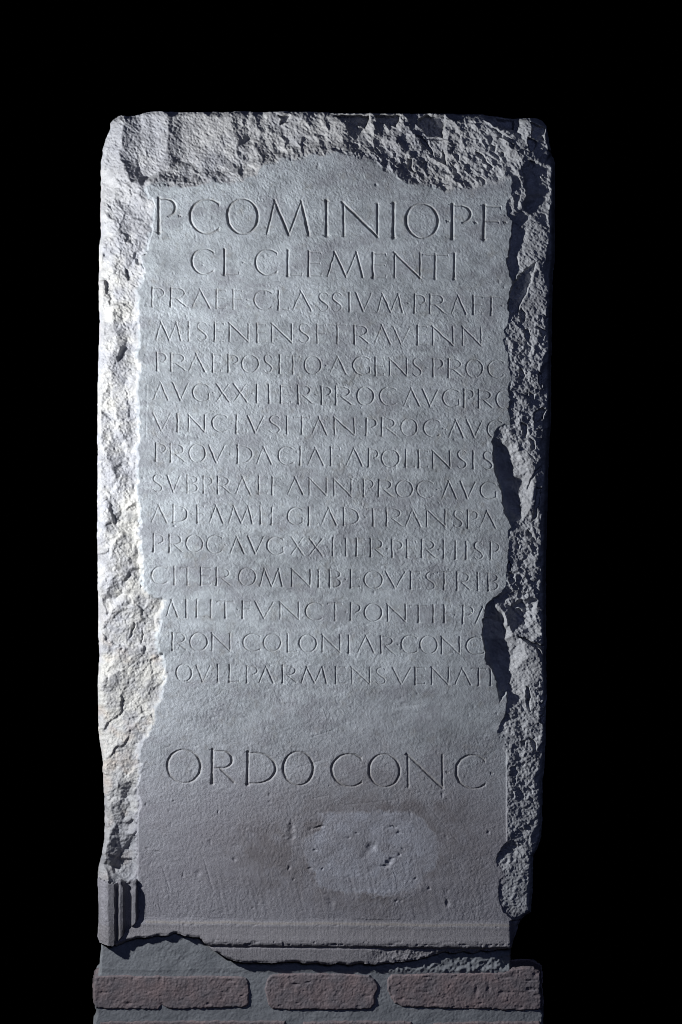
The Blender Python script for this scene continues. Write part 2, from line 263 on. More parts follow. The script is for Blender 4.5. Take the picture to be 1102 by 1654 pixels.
# deep pockets knocked out of the break (outline, depth, share that ramps back up towards the right)
POCKETS = [
 ([(866,423),(856,431),(842,441),(831,457),(823,475),(820,490),(822,501),(829,508),(836,504),(842,492),(850,474),(857,456),(862,440)], 9, .35),
 ([(448,183),(455,188),(452,197),(465,193),(472,183)], 14, .5), ([(540,183),(560,192),(590,203),(597,190),(598,183)], 22, .2),
 ([(607,183),(615,196),(640,202),(646,183)], 20, .2), ([(688,183),(676,192),(690,215),(715,218),(720,200),(719,183)], 20, .1),
 ([(805,188),(812,202),(830,208),(832,190)], 20, .2), ([(858,195),(862,210),(858,222),(880,225),(882,205)], 12, .4),
 ([(672,214),(680,224),(690,236),(702,252),(700,240),(684,220)], 9, .4), ([(690,222),(706,226),(722,222),(722,217),(706,220)], 6, .6),
 ([(770,243),(778,246),(786,258),(798,268),(794,270),(784,262),(774,252)], 9, .3), ([(716,240),(721,248),(722,266),(717,262)], 9, .3),
 ([(770,285),(778,292),(788,302),(785,292),(776,284)], 7, .3), ([(660,255),(668,253),(667,268),(672,280),(660,270)], 9, .5),
 ([(684,262),(692,258),(692,270),(686,274)], 7, .5), ([(728,262),(738,272),(742,282),(734,276)], 6, .5), ([(797,205),(810,212),(825,220),(831,226),(820,226),(806,218)], 8, .5),
 ([(794,232),(803,234),(800,242),(794,240)], 8, .4), ([(810,244),(816,246),(815,252),(810,250)], 7, .4), ([(826,228),(832,232),(830,240)], 7, .4),
 ([(853,222),(866,225),(868,236),(860,246),(854,236)], 14, .3), ([(858,258),(866,260),(860,272),(853,266)], 9, .4),
 ([(840,502),(845,498),(851,508),(848,519),(842,518)], 8, .5), ([(848,532),(856,532),(856,552),(850,548)], 8, .5), ([(852,556),(860,562),(858,568)], 5, .5), ([(868,526),(885,534),(880,545)], 8, .5), ([(878,508),(887,512),(884,520)], 6, .5),
 ([(840,594),(850,606),(846,612),(838,612)], 9, .6), ([(848,638),(854,635),(852,645)], 6, .5), ([(857,632),(864,636),(862,646),(857,642)], 7, .4), ([(872,600),(876,605),(875,625),(871,618)], 8, .3), ([(862,668),(876,658),(884,662),(878,676),(866,682)], 15, .3),
 ([(844,682),(853,687),(850,706),(846,700)], 9, .3), ([(856,707),(863,712),(864,724),(860,727)], 9, .3), ([(866,693),(876,692),(874,700)], 8, .4), ([(855,733),(862,736),(867,748)], 4, .5),
 ([(876,753),(866,760),(858,772),(853,790),(857,780),(864,768),(874,760)], 8, .2), ([(868,786),(874,788),(872,810),(866,836),(861,842),(864,820)], 9, .2), ([(853,855),(860,862),(865,872),(861,873),(852,864)], 8, .3),
 ([(835,878),(842,880),(840,886),(834,884)], 6, .4), ([(822,905),(827,912),(826,922),(820,918)], 8, .3), ([(822,925),(832,928),(835,940),(824,942)], 7, .4),
 ([(838,1027),(850,1030),(862,1036),(880,1044),(879,1050),(862,1044)], 13, .3), ([(866,1044),(872,1050),(877,1064),(871,1060)], 7, .4), ([(865,1108),(872,1100),(870,1110)], 5, .4), ([(851,1110),(856,1112),(858,1128),(853,1140)], 7, .4),
 ([(852,1128),(858,1132),(857,1150),(853,1142)], 7, .4), ([(872,1140),(882,1130),(878,1146)], 6, .4), ([(873,1158),(881,1155),(880,1170),(874,1168)], 8, .3), ([(857,1192),(864,1196),(868,1210),(864,1218),(860,1208)], 8, .3),
 ([(842,1200),(850,1196),(848,1208)], 6, .5), ([(826,1240),(832,1236),(838,1248),(834,1254)], 5, .5), ([(828,1256),(834,1256),(832,1268)], 5, .5), ([(852,1272),(860,1276),(860,1284)], 5, .5), ([(826,1278),(831,1282),(829,1290)], 5, .5), ([(856,1287),(862,1292),(860,1298)], 5, .5),
 ([(202,432),(210,436),(212,452),(205,452)], 6, .6), ([(170,325),(178,330),(180,337)], 4, .5), ([(204,1008),(216,1010),(222,1007),(213,1028),(207,1032)], 0, .5), ([(216,1006),(219,1010),(213,1028),(208,1032),(212,1020)], 5, .2), ([(230,1016),(232,1026),(229,1040)], 4, .2),
 ([(226,1338),(214,1350),(198,1372),(180,1395),(182,1412),(205,1425),(222,1410)], 3, .3),
]
for P, dep, ramp in POCKETS:
    P = np.array(P, float); x0, y0 = P.min(0) - 6; x1, y1 = P.max(0) + 6
    i0, i1 = np.searchsorted(xs, (x0, x1)); j0, j1 = np.searchsorted(ys, (y0, y1))
    i0 = max(i0, 0); j0 = max(j0, 0)
    xx, yy = X[j0:j1, i0:i1], Y[j0:j1, i0:i1]
    sd = poly_sd(xx + 0.9 * wob[j0:j1, i0:i1], yy + 0.9 * wob2[j0:j1, i0:i1], P)
    wdt = max(P[:, 0].max() - P[:, 0].min(), 4)
    t = np.clip((xx - P[:, 0].min()) / wdt, 0, 1)
    rim[j0:j1, i0:i1] -= dep * smooth(1.2, -1.4, sd) * (1 - ramp * t)

# ---------------------------------------------------------------- inscribed face
face = 0.55 * vnoise(X, Y, 70, 40, 5, 41) + 0.28 * vnoise(X, Y, 24, 14, 0, 42)
face += 0.07 * vnoise(X, Y, 9, 4, 20, 43)
pg = 1.9 * (0.105 * vnoise(X, Y, 2.3, 3.2, -20, 44) + 0.07 * vnoise(X, Y, 4, 4.5, 15, 45) + 0.05 * vnoise(X, Y, 1.8, seed=46))
face += pg * (1.0 + 0.35 * vnoise(X, Y, 60, seed=47))
low = smooth(1380, 1430, Y)
face += low * 0.22 * vnoise(X, Y, 4.5, 60, -12 + 0, 48)                       # tool strokes near the foot
face += 0.07 * vnoise(X, Y, 60, 3.2, -22, 49) * smooth(1100, 1200, Y) * (1 - low)
dents = [(470,1336,4,9,1.8),(472,1352,5,6,1.4),(516,1336,9,1.6,2.2),(502,1340,3,3,1),(577,1345,3,2,1.4),(563,1352,3,2,1.4),(600,1368,7,7,2.6),(590,1380,6,7,1.2),(628,1394,5,3,3),(622,1400,6,2,2.2),(634,1388,4,3,2),(636,1336,6,2,1.6),(646,1346,5,2,1.6),(510,1374,3,2,1.5),(521,1405,2,2.4,1.6),(644,1380,3,3,1.6),(652,1371,2,2,1.3),(671,1419,2,2.5,1.8),(694,1435,2.5,3,2),(640,1456,3,2,1.6),(723,1459,2.5,5,1.8),(534,1457,4,5,1.2),(500,1402,4,3,1.6),(468,1402,2,2.5,1.4),(475,1420,2,2,1.2),(380,1388,3,2.5,1.4),(320,1410,5,5,1.2),(295,1414,2.5,3,1.3),(716,1284,2,4,.9),(353,1311,2,4,1.2),(236,1300,2,3,1),(609,299,2.2,2.6,2),(281,849,2,2,1.4),(788,1345,1.5,3,1.5),(465,1140,14,4,.5),(655,1140,16,5,.8),(590,1010,3,2,.8),(470,953,10,2.5,.7),(380,268,1,1,0),(724,1290,3,2,1),(514,268,2.5,5,.8),(318,1205,3,2,.8),(437,1295,3,3,.8),(255,1375,3,2,1),(238,1370,2.5,2,1)]
for (cx, cy, rx, ry, dp) in dents:
    if dp == 0: continue
    j0, j1 = np.searchsorted(ys, (cy - 30, cy + 30)); i0, i1 = np.searchsorted(xs, (cx - 40, cx + 40))
    q = ((X[j0:j1, i0:i1] + wob[j0:j1, i0:i1] - cx) / rx) ** 2 + ((Y[j0:j1, i0:i1] + wob2[j0:j1, i0:i1] - cy) / ry) ** 2
    face[j0:j1, i0:i1] -= dp * np.exp(-q ** 1.3)
rd = np.random.default_rng(5)
for k in range(420):                                                         # small pecks all over
    cx = rd.uniform(230, 818); cy = rd.uniform(255, 1485); r = rd.uniform(0.9, 2.4); dp = rd.uniform(0.25, 0.9) * rd.choice([1, 1, -0.7])
    j0, j1 = np.searchsorted(ys, (cy - 9, cy + 9)); i0, i1 = np.searchsorted(xs, (cx - 9, cx + 9))
    q = ((X[j0:j1, i0:i1] - cx) / r) ** 2 + ((Y[j0:j1, i0:i1] - cy) / (r * rd.uniform(.7, 1.8))) ** 2
    face[j0:j1, i0:i1] -= dp * np.exp(-q)
for (x0, y0, x1, y1, dp) in ((505,1190,540,1179,.4),(505,1290,530,1285,.4),(480,1240,520,1228,.4),(237,622,236,705,.35),(330,1390,345,1440,.5),(262,1400,275,1440,.5),(250,1150,262,1156,.5),(560,1300,640,1292,.3),(690,1300,740,1360,.3)):
    j0, j1 = np.searchsorted(ys, (min(y0, y1) - 5, max(y0, y1) + 5)); i0, i1 = np.searchsorted(xs, (min(x0, x1) - 5, max(x0, x1) + 5))
    face[j0:j1, i0:i1] -= dp * np.exp(-(poly_sd(X[j0:j1, i0:i1], Y[j0:j1, i0:i1], [(x0, y0), (x1, y1)], False) / 1.1) ** 2)
# thin raised line where the right-hand frame began, and the step at the left-hand edge
face += 2.0 * smooth(817, 820, X) * straight
rim = rim + 1.8 * smooth(40, 0, d_pan) * straight
face -= 0.8 * smooth(30, 0, np.abs(X - 225)) * smooth(1290, 1330, Y) * (1 - smooth(1400, 1420, Y)) * (X < 223)

# ---------------------------------------------------------------- carved letters
def arc(cx, cy, rx, ry, a0, a1, wT, wt, n=20, tail=None):
    out = []; P = []
    for i in range(n + 1):
        a = math.radians(a0 + (a1 - a0) * i / n); P.append((cx + rx * math.cos(a), cy + ry * math.sin(a), wt + (wT - wt) * abs(math.cos(a)) ** 1.2))
    for p, q in zip(P[:-1], P[1:]): out.append((p[0], p[1], q[0], q[1], p[2], q[2]))
    return out
def glyph(c, x0, x1, H):
    """strokes in millimetres, y up from the baseline: (xa, ya, xb, yb, half width a, half width b)"""
    T = max(0.056 * H, 1.75); t = max(0.031 * H, 1.08); s = 0.10 * H; Wd = x1 - x0; xm = (x0 + x1) / 2
    g = []
    def stem(x, a=0.0, b=H, top=True, foot=True, w=T):
        m = (a + b) / 2
        g.append((x, a, x, m, w * 1.12, w * .86)); g.append((x, m, x, b, w * .86, w * 1.05))
        if foot: g.append((x - s, a, x + s, a, t * .6, t * .6)); g.append((x, a + s * .4, x, a, w * .9, w * 1.45))
        if top: g.append((x - s, b, x + s * .6, b, t * .6, t * .6)); g.append((x, b - s * .3, x, b, w * .9, w * 1.25))
    def bar(xa, xb, y, ser=0):
        g.append((xa, y, xb, y, t, t * 1.05))
        if ser: g.append((xb, y, xb + .02 * H, y - ser * .11 * H, t * 1.3, t * .6))
    if c == 'I': stem(x0)
    elif c in 'PRB':
        stem(x0); r = Wd
        yb = H * (.46 if c != 'B' else .53)
        bar(x0, x0 + r * .45, H * .975)
        g.extend(arc(x0 + r * .42, (H * .975 + yb) / 2, r * (.56 if c != 'R' else .42 if Wd > 20 else .5), (H * .975 - yb) / 2, 90, -78 if c == 'P' else -90, T * .95, t))
        if c == 'R':
            g.append((x0 + r * .30, yb, x1 - r * .08, .04 * H, t * 1.2, T)); g.append((x1 - r * .08, .04 * H, x1 + .05 * H, 0, T * .7, t * .6)); bar(x0, x0 + r * .42, yb)
        if c == 'B':
            bar(x0, x0 + r * .45, yb); bar(x0, x0 + r * .45, H * .02)
            g.extend(arc(x0 + r * .42, (yb + .02 * H) / 2, r * .6, (yb - .02 * H) / 2, 90, -90, T * .95, t))
    elif c == 'D':
        stem(x0); bar(x0, x0 + Wd * .35, H * .98); bar(x0, x0 + Wd * .35, .02 * H)
        g.extend(arc(x0 + Wd * .3, H / 2, Wd * .68, H * .48, 90, -90, T, t, 26))
    elif c in 'OQ':
        rx = Wd / 2 - T * .6
        for (a0, a1) in ((98, 278), (278, 458)): g.extend(arc(xm, H / 2, rx, H * .51, a0, a1, T, t * .85, 26))
        if c == 'Q': g.append((xm + Wd * .05, .02 * H, x1 - Wd * .02, -.10 * H, t * 1.3, t)); g.append((x1 - Wd * .02, -.10 * H, x1 + Wd * .12, -.10 * H, t, t * .5))
    elif c in 'CG':
        rx = Wd * .56; cx = x0 + rx + T * .5
        g.extend(arc(cx, H / 2, rx, H * .51, 48, 312, T, t, 30))
        xa = cx + rx * math.cos(math.radians(48)); ya = H / 2 + H * .51 * math.sin(math.radians(48))
        g.append((xa, ya + .03 * H, xa + .01 * H, ya - .10 * H, t * 1.3, t * .5))
        if c == 'G': stem(xa + .02 * H, .10 * H, .40 * H, foot=False, w=T * .85)
        else: g.append((xa, H - ya - .03 * H, xa + .02 * H, H - ya + .07 * H, t * 1.2, t * .5))
    elif c in 'EF':
        stem(x0); bar(x0, x1, H * .975, 1); bar(x0, x1 - Wd * .12, H * .53, .5)
        if c == 'E': bar(x0, x1, H * .02, -1)
    elif c == 'L': stem(x0); bar(x0, x1, H * .02, -1)
    elif c == 'T':
        h = (x1 - x0) / 2 if x1 > x0 else .42 * H
        xc = xm if x1 > x0 else x0
        stem(xc, top=False); g.append((xc - h, H * .975, xc + h, H * .975, t * 1.1, t * 1.1))
        g.append((xc - h, H * .975, xc - h - .02 * H, H * .87, t * 1.3, t * .5)); g.append((xc + h, H * .985, xc + h + .02 * H, H * .9, t * 1.2, t * .5))
    elif c in 'AV':
        f = (lambda y: y) if c == 'A' else (lambda y: H - y)
        a, b = (x0 + s * .5, x1 - s * .4)
        apx = xm - .02 * H
        wl, wr = (t * 1.15, T) if c == 'A' else (T, t * 1.15)
        g.append((a, f(0), apx, f(H), wl, wl)); g.append((apx - .03 * H * (c == 'A'), f(H * 1.02), b, f(0), wr * .85, wr * 1.1))
        g.append((a - s * .8, f(0), a + s * .6, f(0), t * .6, t * .6)); g.append((b - s * .7, f(0), b + s * .7, f(0), t * .6, t * .6))
    elif c == 'M':
        a, b = x0 + s * .4, x1 - s * .5; p, q = x0 + Wd * .22, x1 - Wd * .20; v = x0 + Wd * .52
        g += [(a, 0, p, H, t * 1.2, t * 1.2), (p - .02 * H, H * 1.02, v, 0, T * .95, T * .95), (v, 0, q, H, t * 1.1, t * 1.1), (q, H * 1.02, b, 0, T * .9, T * 1.1)]
        g += [(a - s * .7, 0, a + s * .7, 0, t * .6, t * .6), (b - s * .8, 0, b + s * .8, 0, t * .6, t * .6)]
    elif c == 'N':
        a, b = x0 + s * .7, x1 - s * .5
        g += [(a, 0, a, H, t * 1.4, t * 1.4), (a - .04 * H, H * 1.02, b, 0, T * .95, T * .95), (b, 0, b, H, t * 1.4, t * 1.4)]
        g += [(a - s * .8, 0, a + s * .7, 0, t * .6, t * .6), (b - s * .7, H, b + s * .7, H, t * .6, t * .6), (a - s, H, a, H, t * .6, t)]
    elif c == 'X':
        g += [(x0 + s * .3, H, x1 - s * .3, 0, T, T), (x1 - s * .4, H, x0 + s * .4, 0, t * 1.2, t * 1.2)]
        for (x, y) in ((x0 + s * .3, H), (x1 - s * .3, 0), (x1 - s * .4, H), (x0 + s * .4, 0)): g.append((x - s * .6, y, x + s * .6, y, t * .6, t * .6))
    elif c == 'S':
        P = [(.92, .86), (.78, .97), (.5, 1.0), (.2, .93), (.08, .78), (.16, .63), (.42, .52), (.72, .40), (.92, .26), (.86, .10), (.6, 0), (.3, 0), (.06, .12)]
        Wp = [t, t * .9, t, t * 1.4, T * .8, T, T * 1.05, T, T * .8, t * 1.4, t, t * .9, t]
        # round the spine with a cubic
        Q = []
        for i in range(len(P) - 1):
            p0 = P[max(i - 1, 0)]; p1 = P[i]; p2 = P[i + 1]; p3 = P[min(i + 2, len(P) - 1)]
            for k in range(3):
                u = k / 3
                f = lambda j: .5 * (2 * p1[j] + (p2[j] - p0[j]) * u + (2 * p0[j] - 5 * p1[j] + 4 * p2[j] - p3[j]) * u * u + (3 * p1[j] - p0[j] - 3 * p2[j] + p3[j]) * u ** 3)
                Q.append((x0 + f(0) * Wd, f(1) * H, Wp[i] * (1 - u) + Wp[i + 1] * u))
        Q.append((x0 + P[-1][0] * Wd, P[-1][1] * H, Wp[-1]))
        for p, q in zip(Q[:-1], Q[1:]): g.append((p[0], p[1], q[0], q[1], p[2], q[2]))
    elif c == '.':
        g += [(x0 - .06 * H, .53 * H, x0 + .05 * H, .49 * H, .5, t * 1.3), (x0, .50 * H, x0 + .01 * H, .43 * H, t * 1.4, .5)]
    return g

# (reference x, baseline there, slope, cap height, letters with left and right limits; stem letters start at the stem)
LINES = [
 (257, 374.5, .021, 55, "P257-284 .289 C306-355 O366-419 M429-502 I528 N552-613 I636 O655-710 .722 P731-761 .767 F782-808 .815"),
 (310, 442, .019, 40, "C309-346 L363-386 .393 C412-449 L465-488 E499-519 M528-588 E603-624 N635-681 T683-723 I734"),
 (246, 494.7, .0245, 30, "P246-265 R276-302 A309-340 E350-364 F377-391 .399 C410-440 L450-467 A472-504 S515-531 S536-553 I565 V574-602 M609-652 .659 P670-687 R695-719 A728-754 E765-779 T780-808 .811"),
 (252, 549, .018, 30, "M251-294 I305 S318-335 E347-361 N369-403 E416-430 N438-473 S483-500 E513-527 T532-558 R573-597 A604-632 V634-664 E675-690 N698-734 N746-779 .790"),
 (254, 598, .022, 28.5, "P254-269 R277-301 A304-332 E344-357 P369-385 O390-419 S426-440 I452 T463-485 O491-520 .527 A532-561 G570-598 E607-620 N628-659 S667-682 .689 P700-716 R725-748 O752-781 C788-815"),
 (250, 645.7, .0235, 28.5, "A247-273 V278-306 G311-338 .344 X349-371 X377-400 .407 I415 I435 E454-470 R482-505 .510 P520-535 R543-569 O576-605 C613-641 A652-679 V682-709 G715-742 P750-765 R774-796 O801-829"),
 (262, 695.5, .0228, 28, "V246-276 I287 N303-332 C342-368 .374 L382-398 V399-427 S435-453 I464 T475-501 A503-529 N539-574 .582 P592-608 R617-641 O647-675 C684-711 .716 A724-750 V753-781 C787-812"),
 (252, 745, .0235, 28.5, "P252-268 R276-300 O305-333 V336-364 .371 D384-408 A414-440 C449-475 I485 A496-524 E535-549 A558-587 P596-611 O616-646 L656-671 E677-691 N698-729 S739-754 I765 S781-796"),
 (255, 794, .023, 27.5, "S247-263 V269-292 B303-319 P329-343 R352-373 A380-405 E418-432 F440-453 A464-491 N498-529 N538-569 .579 P588-603 R612-635 O639-668 C673-700 .706 A713-739 V743-769 G776-802"),
 (255, 843, .0185, 28, "A244-271 D280-303 .309 F319-330 A337-362 M369-409 I421 L439-452 .458 G464-489 L499-513 A518-545 D556-580 .590 T593-614 R625-651 A654-681 N688-721 S733-748 P756-772 A774-802"),
 (248, 890.6, .0238, 28, "P248-264 R274-296 O300-329 C333-359 .364 A371-396 V399-427 G431-458 .466 X470-491 X499-522 .530 I538 I559 E576-590 R599-621 .626 P634-650 E658-672 R682-705 .709 I717 I736 I753 S766-781 P793-807"),
 (250, 943.5, .0185, 28, "C244-271 I282 T292-314 E325-340 R350-374 .379 O385-414 M419-458 N470-503 I515 B533-550 .558 E567-581 Q588-619 V622-656 E664-678 S688-703 T707-729 R739-761 I772 B789-804"),
 (300, 996.7, .021, 27.5, "A268-288 I301 L318-331 I341 T351-377 .384 F392-404 V411-443 N451-484 C493-521 T530-553 .559 P567-582 O588-618 N625-657 T663-690 I700 F718-729 .735 P748-764 A767-795"),
 (279, 1050, .0145, 28, "R279-302 O306-336 N341-373 .385 C392-421 O425-455 L465-480 O483-513 N519-551 I564 A577-606 R616-636 .643 C648-675 O678-708 N712-744 C753-783"),
 (352, 1101.5, .013, 27.5, ".271 Q284-311 V316-341 I352 L371-386 P399-416 A418-443 R457-481 M486-529 E543-558 N567-599 S608-624 V633-665 E671-686 N696-726 A734-762 T762-785 I793"),
 (343, 1265.5, .0205, 52.5, "O269-326 R343-381 D400-446 O456-508 C535-586 O595-648 N656-718 .722 C736-785 .793"),
]
groove = np.zeros((NY, NX), np.float32)
owner = np.zeros((NY, NX), np.int16)
letters = []
for (rx, by, sl, H, text) in LINES:
    for tok in text.split():
        c = tok[0]; a = tok[1:].split('-'); x0 = float(a[0]); x1 = float(a[1]) if len(a) > 1 else x0
        Hc = H * rd.uniform(.975, 1.02); dyo = rd.uniform(-.5, .5); lean = rd.uniform(-.012, .018)
        base = by + (x0 - rx) * sl + dyo
        mx0, mx1 = x0 - .25 * H, max(x1, x0) + .3 * H + (.3 * H if c == 'T' else 0); my0, my1 = base - Hc * 1.12, base + .22 * H + 2
        i0, i1 = np.searchsorted(xs, (mx0, mx1)); j0, j1 = np.searchsorted(ys, (my0, my1))
        xx = X[j0:j1, i0:i1]; yy = base + (xx - x0) * sl - Y[j0:j1, i0:i1]
        xx = xx - lean * yy + 0.22 * wob[j0:j1, i0:i1]; yy = yy + 0.22 * wob2[j0:j1, i0:i1]
        dep = np.full(xx.shape, -9.0, np.float32)
        for (ax, ay, bx, b_y, wa, wb) in glyph(c, x0, x1, Hc):
            ex, ey = bx - ax, b_y - ay; L = ex * ex + ey * ey + 1e-9
            t = np.clip(((xx - ax) * ex + (yy - ay) * ey) / L, 0, 1)
            d = np.hypot(xx - ax - t * ex, yy - ay - t * ey)
            dep = np.maximum(dep, wa + (wb - wa) * t - d)
        gsl = groove[j0:j1, i0:i1]; osl = owner[j0:j1, i0:i1]
        new = (dep > -0.55) & (d_pan[j0:j1, i0:i1] < -0.5)
        letters.append((c, j0, j1, i0, i1))
        osl[new & (dep > gsl - 0.5)] = len(letters)
        np.maximum(gsl, np.where(dep > 0, dep, 0), out=gsl)
wear = 0.88 + 0.22 * vnoise(X, Y, 35, seed=61)
face -= groove * np.where((Y > 460) & (Y < 1180), .9, 1.1) * wear * smooth(-0.5, -3, d_pan) * (1 + .12 * vnoise(X, Y, 6, seed=62))

# ---------------------------------------------------------------- join face and break, then mouldings and outer wall
bw = 2.0 + 6.0 * left * np.clip(1.0 + .9 * vnoise(X, Y, 17, seed=92) + .5 * vnoise(X, Y, 5, seed=93), .35, 2.2) * smooth(430, 470, Y) * (1 - smooth(1220, 1260, Y)) + 9.0 * top * np.clip(.7 + vnoise(X, Y, 15, seed=94), .1, 1.6)
t = smooth(0, 1, (d_pan + 0.3) / bw)
H_ = face * (1 - t) + np.minimum(rim, face * 0 + 30) * t

# corner remnant of the frame, lower left
yb0 = 1488 + (X - 230) * .0098                                              # foot of the inscribed face
xl0 = 222.0
tl = xl0 - X; tb = Y - yb0 + 1.0 * vnoise(X, Y, 55, seed=95) + .5 * vnoise(X, Y, 14, seed=96)
def prof(u, P):
    P = np.array(P, float); return np.interp(u, P[:, 0], P[:, 1])
PL = prof(tl + 0.25 * wob, [(-3, 0), (0, .3), (.8, 8.5), (3, 9.5), (8, 7.5), (9.5, 2), (16, 2.5), (20, 4.5), (22, 11.5), (27, 13), (29.5, 12), (30.5, 5), (33, 5), (35.5, 14), (46, 15), (52, 11), (60, 0), (64, -10)])
PB = prof(tb + 0.2 * wob, [(-6, 0), (-2, .5), (2.5, 2.8), (5, 3.6), (10, 4.0), (20, 6.2), (27, 8.4), (32, 9.2), (35, 8.6), (37.4, 6.8), (38.8, 4.4), (40.2, 3.9), (42.5, 5.2), (60, 5.8), (80, 5.5)])
PB = np.where(tb < 38, PB, PB)
mould_b = tb > -6
mould_l = (Y > 1424 + 0.9 * wob2 * 3 + 6 * vnoise(X, Y, 9, seed=71)) & (X < 224.5)
mit = (tl > tb * 0.95) & mould_l
Hb = PB + 0.25 * vnoise(X, Y, 30, seed=72) + 0.7 * pg + 0.10 * vnoise(X, Y, 1.6, 40, 0, 73)
bot_r = smooth(822, 834, X)
Hb = Hb - bot_r * 14
# rough bottom fillet, more broken towards the right
rb = smooth(560, 640, X) * smooth(36, 44, tb)
Hb = Hb + rb * (grain * 1.0 + (chips(X, Y, 13, 1.5, 10, 74) - .6) * 4) - 2.0 * rb
Hl = PL + 0.7 * pg + 0.3 * vnoise(X, Y, 5, 30, 0, 75)
brk = smooth(20, 0, Y - 1424) * smooth(185, 192, X)
Hl = Hl - 3.5 * brk * (1 + vnoise(X, Y, 6, seed=76))
edge_l = smooth(178, 170, X + 3 * vnoise(X, Y, 14, seed=77))
Hl = Hl + edge_l * grain * 0.8
H_ = np.where(mould_b & ~mit & (X > 186), np.where(X > 221, Hb, Hb), H_)
H_ = np.where(mit, Hl, H_)
# chipped line along the lower moulding edge
edge = np.exp(-((tb - 34) / 2.2) ** 2) * (X > 230)
nick = np.clip(vnoise(X, Y, 13, 6, 0, 97) - .45, 0, 1) + np.clip(vnoise(X, Y, 5, 4, 0, 98) - .55, 0, 1)
H_ -= np.exp(-((tb - 33) / 5) ** 2) * (X > 225) * nick * 4.5
H_ -= np.exp(-((tb - 4) / 2.5) ** 2) * (X > 225) * np.clip(vnoise(X, Y, 7, 3, 0, 99) - .4, 0, 1) * 2
H_ -= edge * np.clip(vnoise(X, Y, 8, 3, 0, 78) - .1, 0, 1) * 1.2
chipb = smooth(5, 0, -d_out) * (Y > 1495) * (X > 190)
H_ -= chipb * (2.5 + 2.2 * vnoise(X, Y, 7, seed=79)) 
# outer wall: falls to the back of the slab
ins = np.clip(-d_out, 0, 60)
H_ -= smooth(9, 0, ins) ** 2 * np.where(X > 700, np.where(Y > 1130, 8, 12), 6) * np.where(Y < 215, .35, 1) * (Y < 1500)
H_ -= smooth(10, 0, ins) * 20 * (X > 780) * (Y > 240) * (1 - smooth(1060, 1120, Y)) * smooth(860, 885, X)
H_ = np.where(d_out > 0, H_ - 5 - d_out * 24, H_)
KEEP = d_out < 7.0
H_ = np.maximum(H_, -185)

# ---------------------------------------------------------------- colours of the stone itself (patina, breaks, stains)
def mixc(a, b, t): return a * (1 - t[..., None]) + np.array(b) * t[..., None]
C = np.empty((NY, NX, 3)); C[:] = (0.362, 0.388, 0.412)
n1 = fbm(X, Y, 90, 4, 81); n2 = fbm(X, Y, 18, 3, 82); n3 = fbm(X, Y, 120, 3, 83, kyr=.35, ang=-3); n4 = vnoise(X, Y, 5, 4, 0, 86)
C *= (1 + 0.10 * n1 + 0.13 * n2 + 0.08 * n3 + 0.12 * n4)[..., None]
blot = np.clip(fbm(X, Y, 45, 4, 101, .6, .6, -8) * .9 + .1, 0, 1)
C = mixc(C, (0.235, 0.236, 0.262), blot * .55)
C = mixc(C, (0.47, 0.51, 0.53), np.clip(fbm(X, Y, 26, 4, 105, .65, .5, 4) - .25, 0, 1) * .55 * (1 - smooth(1000, 1250, Y)))
C = mixc(C, (0.245, 0.240, 0.225), np.clip(fbm(X, Y, 14, 3, 109) - .55, 0, 1) * .5)
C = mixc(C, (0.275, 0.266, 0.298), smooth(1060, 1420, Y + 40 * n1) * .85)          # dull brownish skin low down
stain = np.exp(-(((X - 440) / 95) ** 2 + ((Y - 1390) / 60) ** 2)) * .25 + np.exp(-(((X - 600) / 170) ** 2 + ((Y - 1372) / 105) ** 2)) * .95
C = mixc(C, (0.165, 0.150, 0.155), np.clip(stain * (1 + .5 * n2) * (1 + .3 * n1), 0, .8))
a_ = np.arctan2((Y - 1378) / 70, (X - 599) / 109)
PATCH = [(512,1313),(530,1309),(560,1308),(600,1310),(640,1309),(672,1312),(684,1324),(690,1336),(702,1348),(708,1362),(707,1388),(702,1404),(688,1414),(680,1428),(664,1440),(632,1447),(596,1446),(560,1446),(530,1441),(516,1430),(509,1414),(496,1402),(489,1384),(490,1366),(500,1350),(514,1338),(520,1326)]
rad = 1 + (poly_sd(X, Y, PATCH) + 5 * vnoise(X, Y, 26, seed=84) + 2.5 * vnoise(X, Y, 8, seed=85)) / 70
patch = 1 - smooth(.955, 1.03, rad + .035 * vnoise(X, Y, 3, seed=87))
C = mixc(C, (0.335, 0.342, 0.385), patch * np.clip(.75 + .35 * n2 + .15 * n1, 0, 1))
C = mixc(C, (0.33, 0.32, 0.34), np.exp(-((rad - .99) / .02) ** 2) * .35)
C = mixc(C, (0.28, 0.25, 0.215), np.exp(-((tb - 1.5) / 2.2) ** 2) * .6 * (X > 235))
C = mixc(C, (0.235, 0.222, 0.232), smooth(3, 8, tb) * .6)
# grime lying in the cut letters
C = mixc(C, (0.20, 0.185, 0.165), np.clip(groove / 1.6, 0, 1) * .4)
# fresh breaks are creamier
isb = (t > .5) & ~mould_b & ~mit
fresh = np.clip(.55 + .5 * n1 + .4 * n2, 0, 1)
Cb = mixc(np.broadcast_to(np.array((0.34, 0.345, 0.37)), C.shape).copy(), (0.445, 0.435, 0.40), fresh * (left * (.8 - .3 * smooth(1100, 1300, Y)) * (.35 + .65 * smooth(330, 420, Y)) + (1 - left) * .4))
Cb = mixc(Cb, (0.40, 0.31, 0.24), np.clip(fbm(X, Y, 30, 3, 90) - .35, 0, 1) * .5 * left * smooth(950, 1100, Y))
Cb = mixc(Cb, (0.24, 0.245, 0.27), smooth(1250, 1400, Y) * .6)
Cb = mixc(Cb, (0.40, 0.41, 0.43), right * .75)
Cb = mixc(Cb, (0.22, 0.22, 0.235), np.clip(fbm(X, Y, 24, 4, 113, .6) - .1, 0, 1) * .45)
Cb *= (1 + .07 * n2 + .10 * n4)[..., None]
